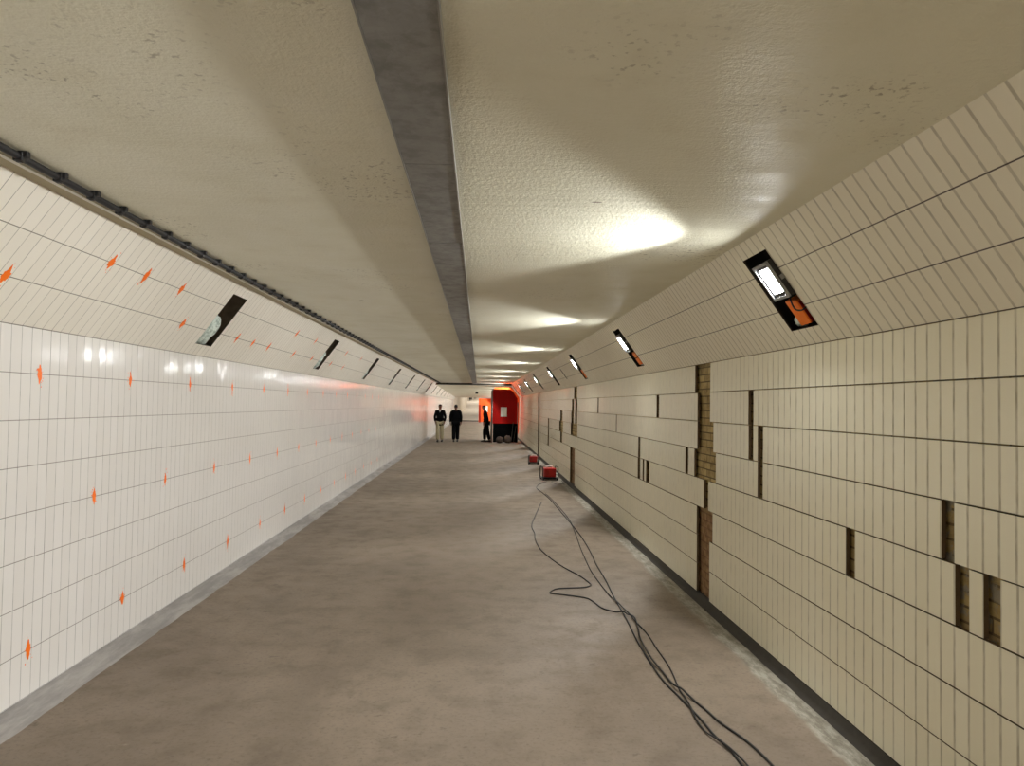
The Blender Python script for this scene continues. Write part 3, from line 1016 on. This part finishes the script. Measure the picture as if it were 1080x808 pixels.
def person(x, y, z, facing, label, top, legs, lean=0.0, stride=0.12, arms='down', stocky=1.0, collar=None, group=None):
    """local +y is forward; built 1.76 m tall"""
    r = thing('person', label, 'person', (x, y, z), group)
    r.rotation_euler = (0, 0, facing)
    def L(px, py, pz):     # lean the upper body about the hips
        if pz > 0.95:
            d = pz - 0.95
            return (px, py + d * math.sin(lean), 0.95 + d * math.cos(lean))
        return (px, py, pz)
    J = {'pelvis': L(0, 0, .95), 'waist': L(0, .005, 1.08), 'chest': L(0, 0, 1.28), 'yoke': L(0, -.01, 1.42), 'neck': L(0, 0, 1.50),
         'jaw': L(0, .03, 1.575), 'skull': L(0, .012, 1.655), 'crown': L(0, 0, 1.715)}
    Rd = {'pelvis': (.14 * stocky, .10), 'waist': (.125 * stocky, .09), 'chest': (.14 * stocky, .10), 'yoke': (.085, .07), 'neck': .052,
          'jaw': (.062, .065), 'skull': (.084, .096), 'crown': (.062, .068)}
    B = [('pelvis', 'waist'), ('waist', 'chest'), ('chest', 'yoke'), ('yoke', 'neck'), ('neck', 'jaw'), ('jaw', 'skull'), ('skull', 'crown')]
    J['nose'] = L(0, .118, 1.625); Rd['nose'] = (.012, .016)
    B.append(('skull', 'nose'))
    for s, sd_ in ((-1, 'l'), (1, 'r')):
        st = stride * s
        J['ear' + sd_] = L(s * .082, -.005, 1.64); Rd['ear' + sd_] = (.012, .02); B.append(('skull', 'ear' + sd_))
        J['sh' + sd_] = L(s * .17 * stocky, -.005, 1.42); Rd['sh' + sd_] = .06
        if arms == 'down':
            e, w, h = L(s * .255, -.03 - st * .3, 1.15), L(s * .25, .05 - st * .5, .92), L(s * .24, .07 - st * .5, .83)
        elif arms == 'pockets':
            e, w, h = L(s * .25, -.05, 1.16), L(s * .215, .06, .95), L(s * .20, .09, .87)
        else:
            e, w, h = L(s * .24, .10, 1.17), L(s * .16, .33, 1.12), L(s * .14, .41, 1.10)
        J['el' + sd_], J['wr' + sd_], J['pa' + sd_] = e, w, h
        Rd['el' + sd_], Rd['wr' + sd_], Rd['pa' + sd_] = .042, .028, (.036, .018)
        B += [('yoke', 'sh' + sd_), ('sh' + sd_, 'el' + sd_), ('el' + sd_, 'wr' + sd_), ('wr' + sd_, 'pa' + sd_)]
        dv = (Vector(h) - Vector(w)).normalized()
        side = dv.cross(Vector((1, 0, 0))).normalized()
        for f in range(4):
            o_ = (f - 1.5) * .019
            ln = (.062, .075, .08, .068)[f]
            p1 = Vector(h) + side * o_ + dv * .03
            p2 = p1 + dv * ln * .55 + Vector((-s * .008, 0, 0))
            p3 = p2 + dv * ln * .45 + Vector((-s * .02, 0, 0))
            for q, p in enumerate((p1, p2, p3)):
                J['f%d%d%s' % (f, q, sd_)] = tuple(p); Rd['f%d%d%s' % (f, q, sd_)] = .0095 - q * .001
            B += [('pa' + sd_, 'f%d0%s' % (f, sd_)), ('f%d0%s' % (f, sd_), 'f%d1%s' % (f, sd_)), ('f%d1%s' % (f, sd_), 'f%d2%s' % (f, sd_))]
        t1 = Vector(w) + dv * .03 - side * .04
        t2 = t1 + dv * .045 - side * .012
        J['t1' + sd_], J['t2' + sd_] = tuple(t1), tuple(t2); Rd['t1' + sd_] = Rd['t2' + sd_] = .010
        B += [('wr' + sd_, 't1' + sd_), ('t1' + sd_, 't2' + sd_)]
        J['hip' + sd_] = (s * .09, 0, .90); Rd['hip' + sd_] = .09
        J['kn' + sd_] = (s * .095, st * .9 + .03, .49); Rd['kn' + sd_] = .06
        J['an' + sd_] = (s * .095, st * 1.4 - .03, .09); Rd['an' + sd_] = .042
        B += [('pelvis', 'hip' + sd_), ('hip' + sd_, 'kn' + sd_), ('kn' + sd_, 'an' + sd_)]
    body = mesh_obj('body', skin_mesh('body', J, B, Rd), M['skin'], r)
    # jacket
    TJ = ['pelvis', 'waist', 'chest', 'yoke', 'shl', 'shr', 'ell', 'elr', 'wrl', 'wrr']
    tj = {n: J[n] for n in TJ}
    tj['hem'] = (0, 0, .76)
    tr = {'pelvis': (.19 * stocky, .135), 'waist': (.175 * stocky, .125), 'chest': (.19 * stocky, .13), 'yoke': (.10, .085), 'hem': (.19 * stocky, .13),
          'shl': .082, 'shr': .082, 'ell': .062, 'elr': .062, 'wrl': .046, 'wrr': .046}
    tb = [('hem', 'pelvis'), ('pelvis', 'waist'), ('waist', 'chest'), ('chest', 'yoke')] + \
         [a for s in 'lr' for a in (('yoke', 'sh' + s), ('sh' + s, 'el' + s), ('el' + s, 'wr' + s))]
    mesh_obj('jacket', skin_mesh('jacket', tj, tb, tr), top, r)
    if collar:
        bm = bmesh.new()
        p = Vector(L(0, .085, 1.44))
        vv = [bm.verts.new(p + Vector(q)) for q in ((-.045, 0, .06), (.045, 0, .06), (0, .035, -.07), (-.045, -.03, .06), (.045, -.03, .06), (0, -.01, -.07))]
        for q in ((0, 2, 1), (3, 4, 5), (0, 1, 4, 3), (1, 2, 5, 4), (2, 0, 3, 5)):
            bm.faces.new([vv[i] for i in q])
        obj('shirt', bm, collar, r)['label'] = 'pale shirt front at the neck'
    # trousers
    tj = {'pelvis': (0, 0, .95)}
    tr = {'pelvis': (.155 * stocky, .115)}
    tb = []
    for s in 'lr':
        for n, rr in (('hip', .11), ('kn', .098), ('an', .088)):
            tj[n + s] = J[n + s]; tr[n + s] = rr
        tb += [('pelvis', 'hip' + s), ('hip' + s, 'kn' + s), ('kn' + s, 'an' + s)]
    mesh_obj('trousers', skin_mesh('trousers', tj, tb, tr), legs, r)
    # hair cap
    bm = bmesh.new()
    bmesh.ops.create_uvsphere(bm, u_segments=20, v_segments=14, radius=1)
    for v in list(bm.verts):
        v.co = Vector((v.co.x * .078, v.co.y * .092, v.co.z * .086))
    bmesh.ops.delete(bm, geom=[v for v in bm.verts if v.co.z < -.015 and v.co.y > -.03 or v.co.z < -.06], context='VERTS')
    hp = Vector(L(0, .0, 1.672))
    for v in bm.verts:
        v.co += hp
    obj('hair', bm, M['hair'], body, True)
    for s in (-1, 1):
        bm = bmesh.new()
        bmesh.ops.create_uvsphere(bm, u_segments=10, v_segments=8, radius=.011, matrix=Matrix.Translation(Vector(L(s * .031, .098, 1.645))))
        obj('eye', bm, M['eye'], body, True)
        ax, ay, az = J['an' + ('l' if s < 0 else 'r')]
        bm = bmesh.new()
        rings = []
        for (dy, w, h) in ((-.075, .02, .05), (-.06, .04, .085), (0, .045, .095), (.07, .048, .07), (.14, .047, .05), (.18, .03, .038), (.195, .012, .025)):
            rings.append([bm.verts.new((ax + w * math.cos(a), ay + dy, max(0.0, h * .5 + h * .5 * math.sin(a)))) for a in [2 * PI * q / 12 for q in range(12)]])
        for i in range(len(rings) - 1):
            for q in range(12):
                bm.faces.new((rings[i][q], rings[i][(q + 1) % 12], rings[i + 1][(q + 1) % 12], rings[i + 1][q]))
        bm.faces.new(list(reversed(rings[0])))
        bm.faces.new(rings[-1])
        obj('shoe', bm, M['black_rubber'], r, True)
    bm = bmesh.new()
    bx(bm, -.022, .022, -.004, .004, -.004, .004, M=Matrix.Translation(Vector(L(0, .098, 1.59))))
    obj('mouth', bm, M['red_dark'], body)
    return r

person(-1.80, 34.3, 0, PI, 'man in dark jacket and khaki trousers walking on the left, pale collar showing', M['dark_cloth'], M['khaki'], stride=.07, arms='pockets', collar=M['shirt'])
person(-1.07, 34.5, 0, 0.1, 'man all in black walking beside the man in khaki trousers', M['dark_cloth'], M['dark_trouser'], stride=.10, arms='down', stocky=1.2)
person(0.39, 34.9, 0, PI / 2, 'dark clothed person stooping half hidden behind the left side of the red enclosure', M['dark_cloth'], M['dark_trouser'], lean=0.2, stride=.08, arms='down', stocky=1.1)
for i, (x, y) in enumerate(((-1.15, 100.5), (-0.55, 104.0))):
    person(x, y, 0.09 + (y - 75) * (3.61 / 43), 0, ('distant dark figure at the top of the far ramp, left one', 'distant dark figure at the top of the far ramp, right one')[i],
           M['dark_cloth'], M['dark_trouser'], stride=.12, group='figures at the top of the ramp')

# ------------------------------------------------------------------ world, camera, view
W = bpy.data.worlds.new('World')
S.world = W
W.use_nodes = True
W.node_tree.nodes['Background'].inputs[0].default_value = (0.9, 0.95, 1.0, 1)
W.node_tree.nodes['Background'].inputs[1].default_value = 0.02

F = 770.0
CX, CY, VX, VY, ROLL = 540.0, 404.0, 505.0, 426.0, math.radians(0.95)
d = Vector(((VX - CX) / F, (CY - VY) / F, -1)).normalized()
up = Vector((math.sin(ROLL), math.cos(ROLL), 0))
up = (up - d * up.dot(d)).normalized()
rt = d.cross(up)
R3 = Matrix((rt, d, up))      # rows: world x, y, z seen in camera axes
cam = bpy.data.cameras.new('camera')
cam.sensor_width = 36.0
cam.lens = 36.0 * F / 1080.0
cam.clip_end = 300
co = bpy.data.objects.new('camera', cam)
C.objects.link(co)
co.matrix_world = Matrix.Translation((0, 0, H)) @ R3.to_4x4()
S.camera = co

S.view_settings.view_transform = 'Standard'
S.view_settings.look = 'None'
S.view_settings.gamma = 1.0
S.view_settings.use_curve_mapping = False
S.view_settings.exposure = 1.35
S.cycles.use_denoising = True
S.cycles.max_bounces = 14
S.cycles.diffuse_bounces = 8
S.cycles.glossy_bounces = 5
S.cycles.sample_clamp_indirect = 6.0
S.cycles.caustics_reflective = False
S.cycles.caustics_refractive = False
